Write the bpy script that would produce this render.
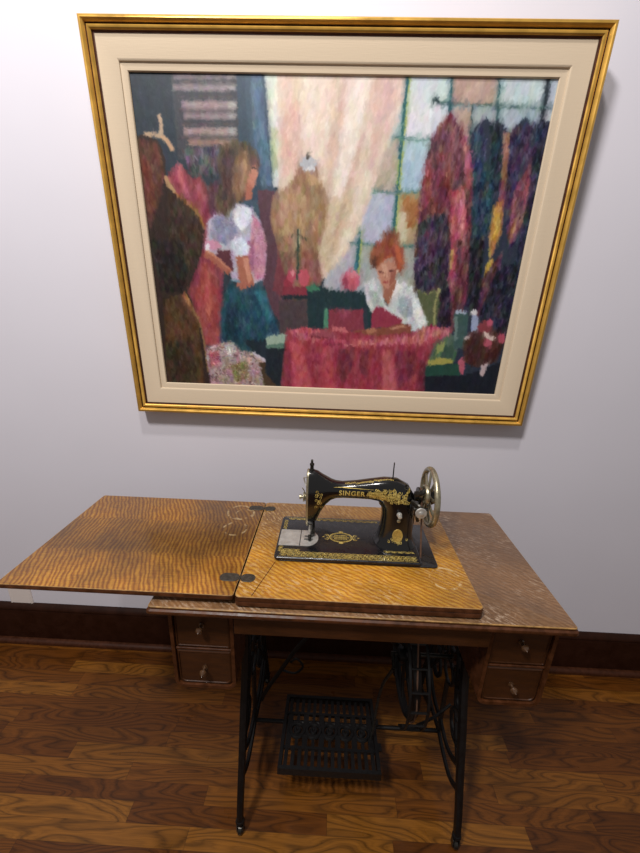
import bpy, bmesh, math, random
import numpy as np
from mathutils import Vector, Matrix
from mathutils.bvhtree import BVHTree
S = bpy.context.scene
for o in list(bpy.data.objects): bpy.data.objects.remove(o)
pi = math.pi
# ------------------------------------------------------------ camera
cam = bpy.data.cameras.new('camera'); cam.sensor_fit = 'VERTICAL'; cam.sensor_height = 24; cam.lens = 366.3/853*24; cam.clip_start = .02
co = bpy.data.objects.new('camera', cam); S.collection.objects.link(co); S.camera = co
r_ = Vector((.99890686, .03566847, .03021319)); u_ = Vector((-.03960535, .30248196, .95233192)); f_ = Vector((-.02482928, .95248749, -.30356397))
M = Matrix.Identity(4)
for i in range(3): M[i][0] = r_[i]; M[i][1] = u_[i]; M[i][2] = -f_[i]
M.translation = (-.0911, -1.1597, 1.3516); co.matrix_world = M
# ------------------------------------------------------------ light
w = bpy.data.worlds.new('world'); S.world = w; w.use_nodes = True
w.node_tree.nodes['Background'].inputs[0].default_value = (1, .97, .95, 1); w.node_tree.nodes['Background'].inputs[1].default_value = .24
def spot(name, loc, to, power, color, radius, angle, blend):
    l = bpy.data.lights.new(name, 'SPOT'); l.energy = power; l.color = color; l.shadow_soft_size = radius; l.spot_size = math.radians(angle); l.spot_blend = blend
    o = bpy.data.objects.new(name, l); S.collection.objects.link(o); o.location = loc
    o.rotation_euler = (Vector(to)-Vector(loc)).to_track_quat('-Z', 'Y').to_euler(); return o
spot('ceiling_or_fill_spot', (-.20, -1.08, 3.3), (-.45, -.35, 0), 82, (1, .955, .925), .075, 150, .6)
spot('ceiling_or_fill_spot', (-1.0, -1.75, 3.3), (-.15, -.1, .4), 250, (1, .965, .95), .18, 110, .8)  # fill spot added from the front to brighten the lower wall
S.view_settings.view_transform = 'Standard'; S.view_settings.look = 'None'; S.view_settings.gamma = 1; S.view_settings.exposure = 0
S.view_settings.use_curve_mapping = False
# ------------------------------------------------------------ node helpers
def hexc(h): return tuple(((int(h[k:k+2], 16)/255+.055)/1.055)**2.4 if int(h[k:k+2], 16) > 10 else int(h[k:k+2], 16)/255/12.92 for k in (0, 2, 4))+(1,)
class G:
    def __init__(s, name, rough=.5, metal=0, spec=.5, coat=0):
        s.m = bpy.data.materials.new(name); s.m.use_nodes = True; s.t = s.m.node_tree; s.b = s.t.nodes['Principled BSDF']
        s.b.inputs['Roughness'].default_value = rough; s.b.inputs['Metallic'].default_value = metal
        s.b.inputs['Specular IOR Level'].default_value = spec; s.b.inputs['Coat Weight'].default_value = coat; s.b.inputs['Coat Roughness'].default_value = .12
        s.pos = s.n('ShaderNodeNewGeometry').outputs['Position']
    def n(s, t, **k):
        x = s.t.nodes.new(t)
        for a, v in k.items(): setattr(x, a, v)
        return x
    def put(s, i, v):
        if hasattr(v, 'is_linked') or isinstance(v, bpy.types.NodeSocket): s.t.links.new(v, i)
        else: i.default_value = v
    def math(s, op, a, b=0., c=0.):
        x = s.n('ShaderNodeMath', operation=op)
        for i, v in zip(x.inputs, (a, b, c)): s.put(i, v)
        return x.outputs[0]
    def xyz(s, v):
        x = s.n('ShaderNodeSeparateXYZ'); s.put(x.inputs[0], v); return x.outputs
    def comb(s, a, b, c=0.):
        x = s.n('ShaderNodeCombineXYZ')
        for i, v in zip(x.inputs, (a, b, c)): s.put(i, v)
        return x.outputs[0]
    def scale(s, v, k):
        x = s.n('ShaderNodeVectorMath', operation='MULTIPLY'); s.put(x.inputs[0], v); x.inputs[1].default_value = k; return x.outputs[0]
    def noise(s, v, sc=1., det=3., rough=.55, dist=0.):
        x = s.n('ShaderNodeTexNoise'); s.put(x.inputs['Vector'], v); s.put(x.inputs['Scale'], sc)
        x.inputs['Detail'].default_value = det; x.inputs['Roughness'].default_value = rough; x.inputs['Distortion'].default_value = dist; return x.outputs['Fac']
    def white(s, v):
        x = s.n('ShaderNodeTexWhiteNoise', noise_dimensions='3D'); s.put(x.inputs['Vector'], v); return x.outputs['Value']
    def ramp(s, f, stops, mode='LINEAR'):
        x = s.n('ShaderNodeValToRGB'); x.color_ramp.interpolation = mode; e = x.color_ramp.elements
        for k, (p, c) in enumerate(stops):
            if k > 1: e.new(p)
            e[k].position = p; e[k].color = hexc(c) if isinstance(c, str) else (c, c, c, 1)
        s.put(x.inputs[0], f); return x.outputs[0]
    def mix(s, f, a, b, mode='MIX'):
        x = s.n('ShaderNodeMix', data_type='RGBA', blend_type=mode)
        s.put(x.inputs[0], f); s.put(x.inputs[6], hexc(a) if isinstance(a, str) else a); s.put(x.inputs[7], hexc(b) if isinstance(b, str) else b); return x.outputs[2]
    def col(s, v): s.put(s.b.inputs['Base Color'], hexc(v) if isinstance(v, str) else v); return s
    def bump(s, h, st=.3, d=.001):
        x = s.n('ShaderNodeBump'); x.inputs['Strength'].default_value = st; x.inputs['Distance'].default_value = d; s.put(x.inputs['Height'], h)
        s.put(s.b.inputs['Normal'], x.outputs[0]); return s
    def rough(s, v): s.put(s.b.inputs['Roughness'], v); return s

def floor_mat():
    g = G('floor_oak', .3, coat=.0, spec=.28); x, y, z = g.xyz(g.pos); W = .046; L = .55
    row = g.math('FLOOR', g.math('DIVIDE', y, W)); off = g.white(g.comb(row, 3.1, 0))
    xs = g.math('ADD', g.math('DIVIDE', x, L), g.math('MULTIPLY', off, 7.)); cl = g.math('FLOOR', xs)
    rnd = g.white(g.comb(row, cl, 1.7)); rnd2 = g.white(g.comb(row, cl, 9.2))
    v = g.comb(g.math('ADD', g.math('MULTIPLY', x, 2.6), g.math('MULTIPLY', rnd, 40.)), g.math('MULTIPLY', y, 15.), g.math('MULTIPLY', rnd2, 9.))
    n1 = g.noise(v, 1., 1.5, .4, .35)
    rings = g.math('ABSOLUTE', g.math('SINE', g.math('MULTIPLY', n1, 48.)))
    pores = g.noise(g.scale(g.pos, (14, 420, 1)), 1., 2.)
    base = g.ramp(rnd, [(0, '482609'), (.3, '562f0b'), (.7, '653b10'), (1, '774b18')])
    fine = g.math('ABSOLUTE', g.math('SINE', g.math('ADD', g.math('MULTIPLY', n1, 120.), g.math('MULTIPLY', g.noise(g.scale(g.pos, (6, 160, 1)), 1., 3.), 5.))))
    grain = g.mix(.3, g.ramp(rings, [(0, .28), (.25, .66), (.6, 1.), (1, 1.35)]), g.ramp(fine, [(0, .3), (.5, .95), (1, 1.3)]))
    c = g.mix(.9, base, grain, 'MULTIPLY'); c = g.mix(.35, c, g.ramp(pores, [(.3, .45), (.6, 1.1)]), 'MULTIPLY')
    fy = g.math('FRACT', g.math('DIVIDE', y, W)); fx = g.math('FRACT', xs)
    ed = g.math('MINIMUM', g.math('MINIMUM', fy, g.math('SUBTRACT', 1., fy)), g.math('MULTIPLY', g.math('MINIMUM', fx, g.math('SUBTRACT', 1., fx)), 10.))
    gap = g.ramp(ed, [(0, .5), (.03, 1.)])
    c = g.mix(.8, c, gap, 'MULTIPLY'); g.col(c); g.bump(g.math('MULTIPLY', g.math('ADD', gap, g.math('MULTIPLY', rings, .2)), 1.), .25, .0008)
    g.rough(g.ramp(g.noise(g.pos, 9.), [(.3, .26), (.7, .42)])); return g.m

def oak(name, dark, mid, light, bands, freq=75., D=5., dust=None, rings=(), rough=(.28, .5), stain=.5, coat=.2, along='x', fig=.75):
    """quarter-sawn oak; bands = [(y at which it starts, angle of the flake figure, tone)] from the front board to the rear one"""
    g = G(name, .4, coat=coat); x, y, z = g.xyz(g.pos)
    if along == 'z': y = z
    fy = g.math('MULTIPLY', g.math('ADD', y, 1.), 1.)
    fyw = g.math('ADD', fy, g.math('MULTIPLY', g.noise(g.scale(g.pos, (2, 2, 2)), 1., 0.), .006))
    ang = g.ramp(fyw, [(max(0, b[0]+1), (b[1]+90)/180) for b in bands], 'CONSTANT')
    tone = g.ramp(fyw, [(max(0, bands[0][0]+1), bands[0][2])]+[q for p, b in zip(bands, bands[1:]) for q in ((b[0]+1-.012, p[2]), (b[0]+1+.012, b[2]))], 'LINEAR')
    a = g.math('MULTIPLY', g.math('SUBTRACT', ang, .5), pi)
    ca = g.math('COSINE', a); sa = g.math('SINE', a)
    u = g.math('ADD', g.math('MULTIPLY', x, ca), g.math('MULTIPLY', y, sa)); v = g.math('SUBTRACT', g.math('MULTIPLY', y, ca), g.math('MULTIPLY', x, sa))
    d1 = g.noise(g.comb(g.math('MULTIPLY', u, 9.), g.math('MULTIPLY', v, 7.), ang), 1., 2.); d2 = g.noise(g.comb(g.math('MULTIPLY', u, 60.), g.math('MULTIPLY', v, 30.)), 1., 2.)
    ph = g.math('ADD', g.math('MULTIPLY', u, freq*2*pi/1.), g.math('ADD', g.math('MULTIPLY', d1, D*4), g.math('MULTIPLY', d2, 8.)))
    st = g.math('ADD', g.math('MULTIPLY', g.math('SINE', ph), .5), .5)
    br = g.noise(g.comb(g.math('MULTIPLY', u, 110.), g.math('MULTIPLY', v, 22.)), 1., 3., .6)
    st = g.math('MULTIPLY', st, g.ramp(br, [(.3, .35), (.6, 1.)])); st = g.math('ADD', g.math('MULTIPLY', st, fig), 1-fig)
    por = g.noise(g.comb(g.math('MULTIPLY', x, 25.), g.math('MULTIPLY', y, 500.)), 1., 2.)
    c = g.ramp(st, [(0, dark), (.22, mid), (.9, light)])
    c = g.mix(.45, c, g.ramp(por, [(.35, .45), (.55, 1.1)]), 'MULTIPLY')
    c = g.mix(1., c, tone, 'MULTIPLY')
    big = g.noise(g.pos, 5.5, 4., .6)
    c = g.mix(stain, c, g.ramp(big, [(.35, .45), (.62, 1.15)]), 'MULTIPLY')
    if dust:
        m = g.math('MULTIPLY', g.ramp(g.noise(g.comb(g.math('MULTIPLY', u, 190.), g.math('MULTIPLY', v, 45.)), 1., 4., .7), [(.51, 0.), (.63, 1.)]), g.ramp(g.noise(g.pos, 7., 2.), [(.42, .12), (.62, .8)]))
        c = g.mix(m, c, dust)
    for (rx, ry, rr, k) in rings:          # pale ring marks left by pots and cups
        dx = g.math('SUBTRACT', x, rx); dy = g.math('SUBTRACT', y, ry)
        r = g.math('SQRT', g.math('ADD', g.math('MULTIPLY', dx, dx), g.math('MULTIPLY', dy, dy)))
        r = g.math('ADD', r, g.math('MULTIPLY', g.math('SUBTRACT', d2, .5), .01))
        e = g.ramp(g.math('ABSOLUTE', g.math('SUBTRACT', r, rr)), [(0, 1.), (.0028, .0)])
        e = g.math('MULTIPLY', e, g.ramp(g.noise(g.pos, 70., 2.), [(.44, 0.), (.56, k)]))
        c = g.mix(e, c, 'd8c090')
    g.col(c); g.rough(g.ramp(big, [(.3, rough[0]), (.7, rough[1])])); g.bump(g.math('ADD', por, g.math('MULTIPLY', st, .6)), .18, .0006)
    return g.m
def plain(name, c, rough=.5, metal=0, spec=.5, coat=0, var=0, vs=40., bump=0):
    g = G(name, rough, metal, spec, coat)
    if var:
        n = g.noise(g.pos, vs, 4.); g.col(g.mix(1., c, g.ramp(n, [(.3, 1-var), (.7, 1+var)]), 'MULTIPLY'))
        g.rough(g.ramp(n, [(.3, max(.02, rough-.1)), (.7, min(1, rough+.12))]))
        if bump: g.bump(n, bump, .0008)
    else: g.col(c)
    return g.m
MT = {}
MT['floor'] = floor_mat()
g = G('wall_paint', .6, spec=.25); n = g.noise(g.pos, 260., 2.); g.col(g.mix(1., 'd4d1d9', g.ramp(g.noise(g.pos, 3., 2.), [(.3, .985), (.7, 1.015)]), 'MULTIPLY')); g.bump(n, .12, .0006); MT['wall'] = g.m
MT['base'] = plain('baseboard_stain', '260e03', .5, spec=.2, coat=.0, var=.25, vs=30)
MT['shoe'] = plain('shoe_stain', '3c1e0e', .5, spec=.2, coat=.0, var=.3, vs=60)
MT['leaf'] = oak('leaf_oak', '552c09', '8c5411', 'b68028', [(-1, 22, 1.), (-.435, 6, .62), (-.30, 26, .8)], 104, 4., rings=((-.335, -.240, .036, .45), (-.322, -.25, .026, .4), (-.330, -.322, .030, .5)), stain=.85, fig=.85)
MT['lid'] = oak('lid_oak', '6a3a0c', 'a46612', 'c8922e', [(-1, 58, 1.), (-.40, 50, .72), (-.27, 30, .68)], 104, 5., dust='c9a878', rings=((.180, -.475, .034, .8),), stain=.75, fig=.75)
MT['top'] = oak('tabletop_oak', '4a2c16', '6c4a2c', '886442', [(-1, 50, 1.), (-.4, 60, .9)], 100, 7., dust='b8a088', rough=(.3, .5), stain=.6, fig=.55)
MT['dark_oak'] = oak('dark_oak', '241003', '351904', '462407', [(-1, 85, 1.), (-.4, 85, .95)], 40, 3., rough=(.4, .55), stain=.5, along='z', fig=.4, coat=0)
MT['edge'] = plain('worn_oak_edge', '4a2812', .42, spec=.35, coat=.0, var=.45, vs=60, bump=.3)
MT['worn'] = plain('worn_bare_oak', '94703f', .5, var=.5, vs=90)
MT['iron'] = plain('cast_iron', '080606', .5, spec=.35, metal=0, var=.3, vs=90, bump=.2)
MT['hinge'] = plain('hinge_metal', '4c463e', .45, metal=.6, var=.3, vs=120)
MT['japan'] = plain('black_japan', '0b0a0b', .16, coat=.6)
MT['bedblack'] = plain('worn_black_japan', '121216', .3, coat=.3, var=.2, vs=60)
g = G('decal_gold', .4, .35); n = g.noise(g.pos, 420., 2.); g.col(g.mix(g.ramp(n, [(.35, 0.), (.62, 1.)]), 'a8862c', 'ecd680')); MT['gold'] = g.m
MT['nickel'] = plain('nickel', 'c4c2bc', .4, metal=.6, var=.12, vs=90)
MT['oldnickel'] = plain('tarnished_nickel', 'a09880', .34, metal=.75, var=.22, vs=110, bump=.2)
MT['darksteel'] = plain('dark_steel', '3c3a36', .35, metal=.8, var=.3, vs=120)
MT['brass'] = plain('brass_badge', 'b89a50', .42, metal=.45, var=.45, vs=380, bump=.5)
MT['gilt'] = plain('gilt', 'd0a24a', .38, metal=.5, var=.14, vs=25)
MT['giltdark'] = plain('gilt_groove', '4a2410', .45, metal=.3, var=.3, vs=60)
MT['leather'] = plain('belt_leather', '5a4030', .6, var=.3, vs=200)
MT['plastic'] = plain('white_plastic', 'dcd2cc', .35)
MT['brassknob'] = plain('knob_wood', '4c331f', .25, coat=.6, var=.3, vs=200)
g = G('linen', .85, spec=.15); x, y, z = g.xyz(g.pos)
t1 = g.noise(g.scale(g.pos, (30, 30, 700)), 1., 2.); t2 = g.noise(g.scale(g.pos, (700, 700, 30)), 1., 2.)
th = g.math('ADD', t1, t2); g.col(g.mix(g.ramp(th, [(.35, 0.), (.65, 1.)]), 'bba68c', 'cdbba2')); g.bump(th, .35, .0006); MT['linen'] = g.m
g = G('oil_paint', .42, spec=.35); at = g.n('ShaderNodeAttribute', attribute_name='paint'); g.col(at.outputs['Color'])
bw = g.n('ShaderNodeRGBToBW'); g.put(bw.inputs[0], at.outputs['Color']); g.bump(g.math('ADD', bw.outputs[0], g.math('MULTIPLY', g.noise(g.scale(g.pos, (500, 500, 160)), 1., 2.), .4)), .22, .001); MT['oil'] = g.m

# ------------------------------------------------------------ object helpers
ORG = {}
def empty(name, loc, label=None, cat=None, group=None):
    o = bpy.data.objects.new(name, None); o.empty_display_size = .05; S.collection.objects.link(o); o.location = loc; ORG[o] = Vector(loc)
    if label: o['label'] = label; o['category'] = cat
    if group: o['group'] = group
    return o
def obj(name, bm, mats, parent=None, label=None, kind=None, smooth=35, cat=None):
    """one mesh object; the shape is given in world metres, the origin goes to its own middle"""
    if not isinstance(mats, (list, tuple)): mats = [mats]
    bmesh.ops.recalc_face_normals(bm, faces=bm.faces)
    me = bpy.data.meshes.new(name); bm.to_mesh(me); bm.free()
    v = np.empty(len(me.vertices)*3, 'f'); me.vertices.foreach_get('co', v); v = v.reshape(-1, 3)
    c = (v.min(0)+v.max(0))/2
    if parent is None: c[2] = v[:, 2].min()
    me.vertices.foreach_set('co', (v-c).ravel())
    for m in mats: me.materials.append(MT[m])
    if smooth:
        me.polygons.foreach_set('use_smooth', [True]*len(me.polygons)); me.set_sharp_from_angle(angle=math.radians(smooth))
    me.update()
    o = bpy.data.objects.new(name, me); S.collection.objects.link(o); c = Vector([float(k) for k in c]); ORG[o] = c
    if parent: o.parent = parent; o.location = c-ORG[parent]
    else: o.location = c
    if label: o['label'] = label
    if cat: o['category'] = cat
    if kind: o['kind'] = kind
    return o
def B(): return bmesh.new()
def loft(bm, rings, close=True, caps=True, mi=None):
    R = [[bm.verts.new(p) for p in r] for r in rings]; n = len(R[0])
    for k, (a, b) in enumerate(zip(R, R[1:])):
        for i in range(n if close else n-1):
            j = (i+1) % n
            try: f = bm.faces.new((a[i], a[j], b[j], b[i])); f.material_index = mi[k] if mi else 0
            except ValueError: pass
    if caps:
        for r, m in ((R[0], mi[0] if mi else 0), (R[-1], mi[-1] if mi else 0)):
            f = bm.faces.new(r); f.material_index = m
    return R
def rrect(x0, x1, y0, y1, r, z, n=6):
    P = []
    for cx, cy, a in ((x1-r, y1-r, 0), (x0+r, y1-r, 90), (x0+r, y0+r, 180), (x1-r, y0+r, 270)):
        for k in range(n+1):
            t = math.radians(a+90*k/n); P.append((cx+r*math.cos(t), cy+r*math.sin(t), z))
    return P
def slab(bm, x0, x1, y0, y1, prof, r, mi=None):
    """stack of rounded rectangles; prof = [(inset, z)] top to bottom"""
    loft(bm, [rrect(x0+i, x1-i, y0+i, y1-i, max(.001, r-i*.5), z) for i, z in prof], mi=mi)
def box(bm, x0, x1, y0, y1, z0, z1, b=.0015):
    x0, x1 = sorted((x0, x1)); y0, y1 = sorted((y0, y1)); z0, z1 = sorted((z0, z1))
    b = min(b, (x1-x0)/3, (y1-y0)/3, (z1-z0)/3)
    slab(bm, x0, x1, y0, y1, [(b, z1), (0, z1-b), (0, z0+b), (b, z0)], b*1.5 if b*1.5 < min(x1-x0, y1-y0)/2 else b)
def frame_of(d):
    d = Vector(d).normalized(); a = Vector((0, 0, 1)) if abs(d.z) < .9 else Vector((1, 0, 0))
    s = d.cross(a).normalized(); return s, s.cross(d)
def catmull(P, n=8):
    P = [Vector(p) for p in P]; Q = [P[0]*2-P[1]]+P+[P[-1]*2-P[-2]]; out = []
    for i in range(1, len(Q)-2):
        a, b, c, d = Q[i-1:i+3]
        for k in range(n):
            t = k/n; out.append(.5*((2*b)+(c-a)*t+(2*a-5*b+4*c-d)*t*t+(3*b-a-3*c+d)*t**3))
    out.append(P[-1]); return out
def sweep(bm, P, ra, rb=None, n=8, side=None, taper=None, sm=0, sq=1.):
    """tube along P; side = fixed across-vector that takes radius ra, the other takes rb; sq < 1 squares the section"""
    if sm: P = catmull(P, sm)
    P = [Vector(p) for p in P]; rb = rb or ra; rings = []
    s = None
    for i, p in enumerate(P):
        d = (P[min(i+1, len(P)-1)]-P[max(i-1, 0)]).normalized()
        if side is not None: sv = Vector(side); sv = (sv-d*sv.dot(d)).normalized()
        else:
            sv = frame_of(d)[0] if s is None else (s-d*s.dot(d)).normalized()
        s = sv; tv = d.cross(sv); k = taper(i/(len(P)-1)) if taper else 1
        f = lambda v: math.copysign(abs(v)**sq, v)
        rings.append([p+sv*ra*k*f(math.cos(2*pi*j/n))+tv*rb*k*f(math.sin(2*pi*j/n)) for j in range(n)])
    loft(bm, rings)
def lathe(bm, o, ax, prof, n=24):
    """prof = [(distance along ax, radius)]"""
    o = Vector(o); d = Vector(ax).normalized(); s, t = frame_of(d)
    loft(bm, [[o+d*h+(s*math.cos(2*pi*j/n)+t*math.sin(2*pi*j/n))*max(r, .00005) for j in range(n)] for h, r in prof])
def ring(bm, c, ax, R, r, n=36, m=8, sx=1.):
    c = Vector(c); d = Vector(ax).normalized(); s, t = frame_of(d); V = []
    for i in range(n):
        a = 2*pi*i/n; e = s*math.cos(a)+t*math.sin(a)
        V.append([bm.verts.new(c+e*(R+r*math.cos(2*pi*j/m))+d*r*sx*math.sin(2*pi*j/m)) for j in range(m)])
    for i in range(n):
        for j in range(m):
            bm.faces.new((V[i][j], V[(i+1) % n][j], V[(i+1) % n][(j+1) % m], V[i][(j+1) % m]))

# ============================================================ SETTING
bm = B(); box(bm, -2.6, 2.4, 0, .12, 0, 2.75, .001); wall = obj('wall_back', bm, 'wall', kind='structure')
bm = B(); box(bm, -2.6, 2.4, -3.2, .12, -.05, 0, .001); obj('floor', bm, 'floor', kind='structure')
bm = B()
pr = [(0, 0), (-.018, 0), (-.018, .150), (-.016, .158), (-.019, .163), (-.018, .170), (-.012, .178), (-.006, .184), (0, .184)]
loft(bm, [[(x, y, z) for y, z in pr] for x in (-2.6, 2.4)]); obj('baseboard_back', bm, 'base', kind='structure')
bm = B(); pr = [(-.018, 0), (-.036, 0), (-.036, .008), (-.034, .013), (-.030, .017), (-.024, .019), (-.018, .0195)]
loft(bm, [[(x, y, z) for y, z in pr] for x in (-2.6, 2.4)]); obj('trim_1', bm, 'shoe', kind='structure')

# ============================================================ FRAMED PAINTING
X0, X1, ZB, HT, TILT = -.709, .516, 1.0225, .965, .0535
ta = math.asin(TILT/HT)
def PW(x, h, d):      # across, up the picture, out of it -> world
    return Vector((x, -.004-d*math.cos(ta)-h*math.sin(ta), ZB+h*math.cos(ta)-d*math.sin(ta)))
root = empty('framed_painting', PW((X0+X1)/2, 0, 0), 'oil painting of women sewing in a gold frame with linen liner, above the table', 'painting')
def molding(bm, prof, mi):
    loft(bm, [[PW(x, h, d) for x, h in ((X0+i, i), (X1-i, i), (X1-i, HT-i), (X0+i, HT-i))] for i, d in prof], caps=False, mi=mi)
bm = B()
molding(bm, [(0.0258, 0), (0, 0), (0, .030), (0.00172, .036), (0.00516, .040), (0.00946, .0405), (0.0129, .037), (0.01462, .032), (0.01591, .030), (0.0172, .0305), (0.01849, .034), (0.02107, .036), (0.02408, .0345), (0.02666, .030), (0.02881, .027), (0.03096, .027)],
        [0, 0, 0, 0, 0, 0, 0, 1, 1, 1, 0, 0, 0, 1, 1])
obj('gilt_frame', bm, ['gilt', 'giltdark'], root, label='gold gilt outer moulding with a dark groove', smooth=50)
bm = B(); molding(bm, [(.0285, .010), (.0285, .024), (.032, .0265), (.074, .0215), (.0775, .019), (.0785, .0155), (.081, .0155), (.0925, .012), (.094, .0095), (.094, .004)], None)
obj('linen_liner', bm, 'linen', root, label='cream linen liner around the canvas', smooth=30)
PWD, PHT = 640, 490
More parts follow.
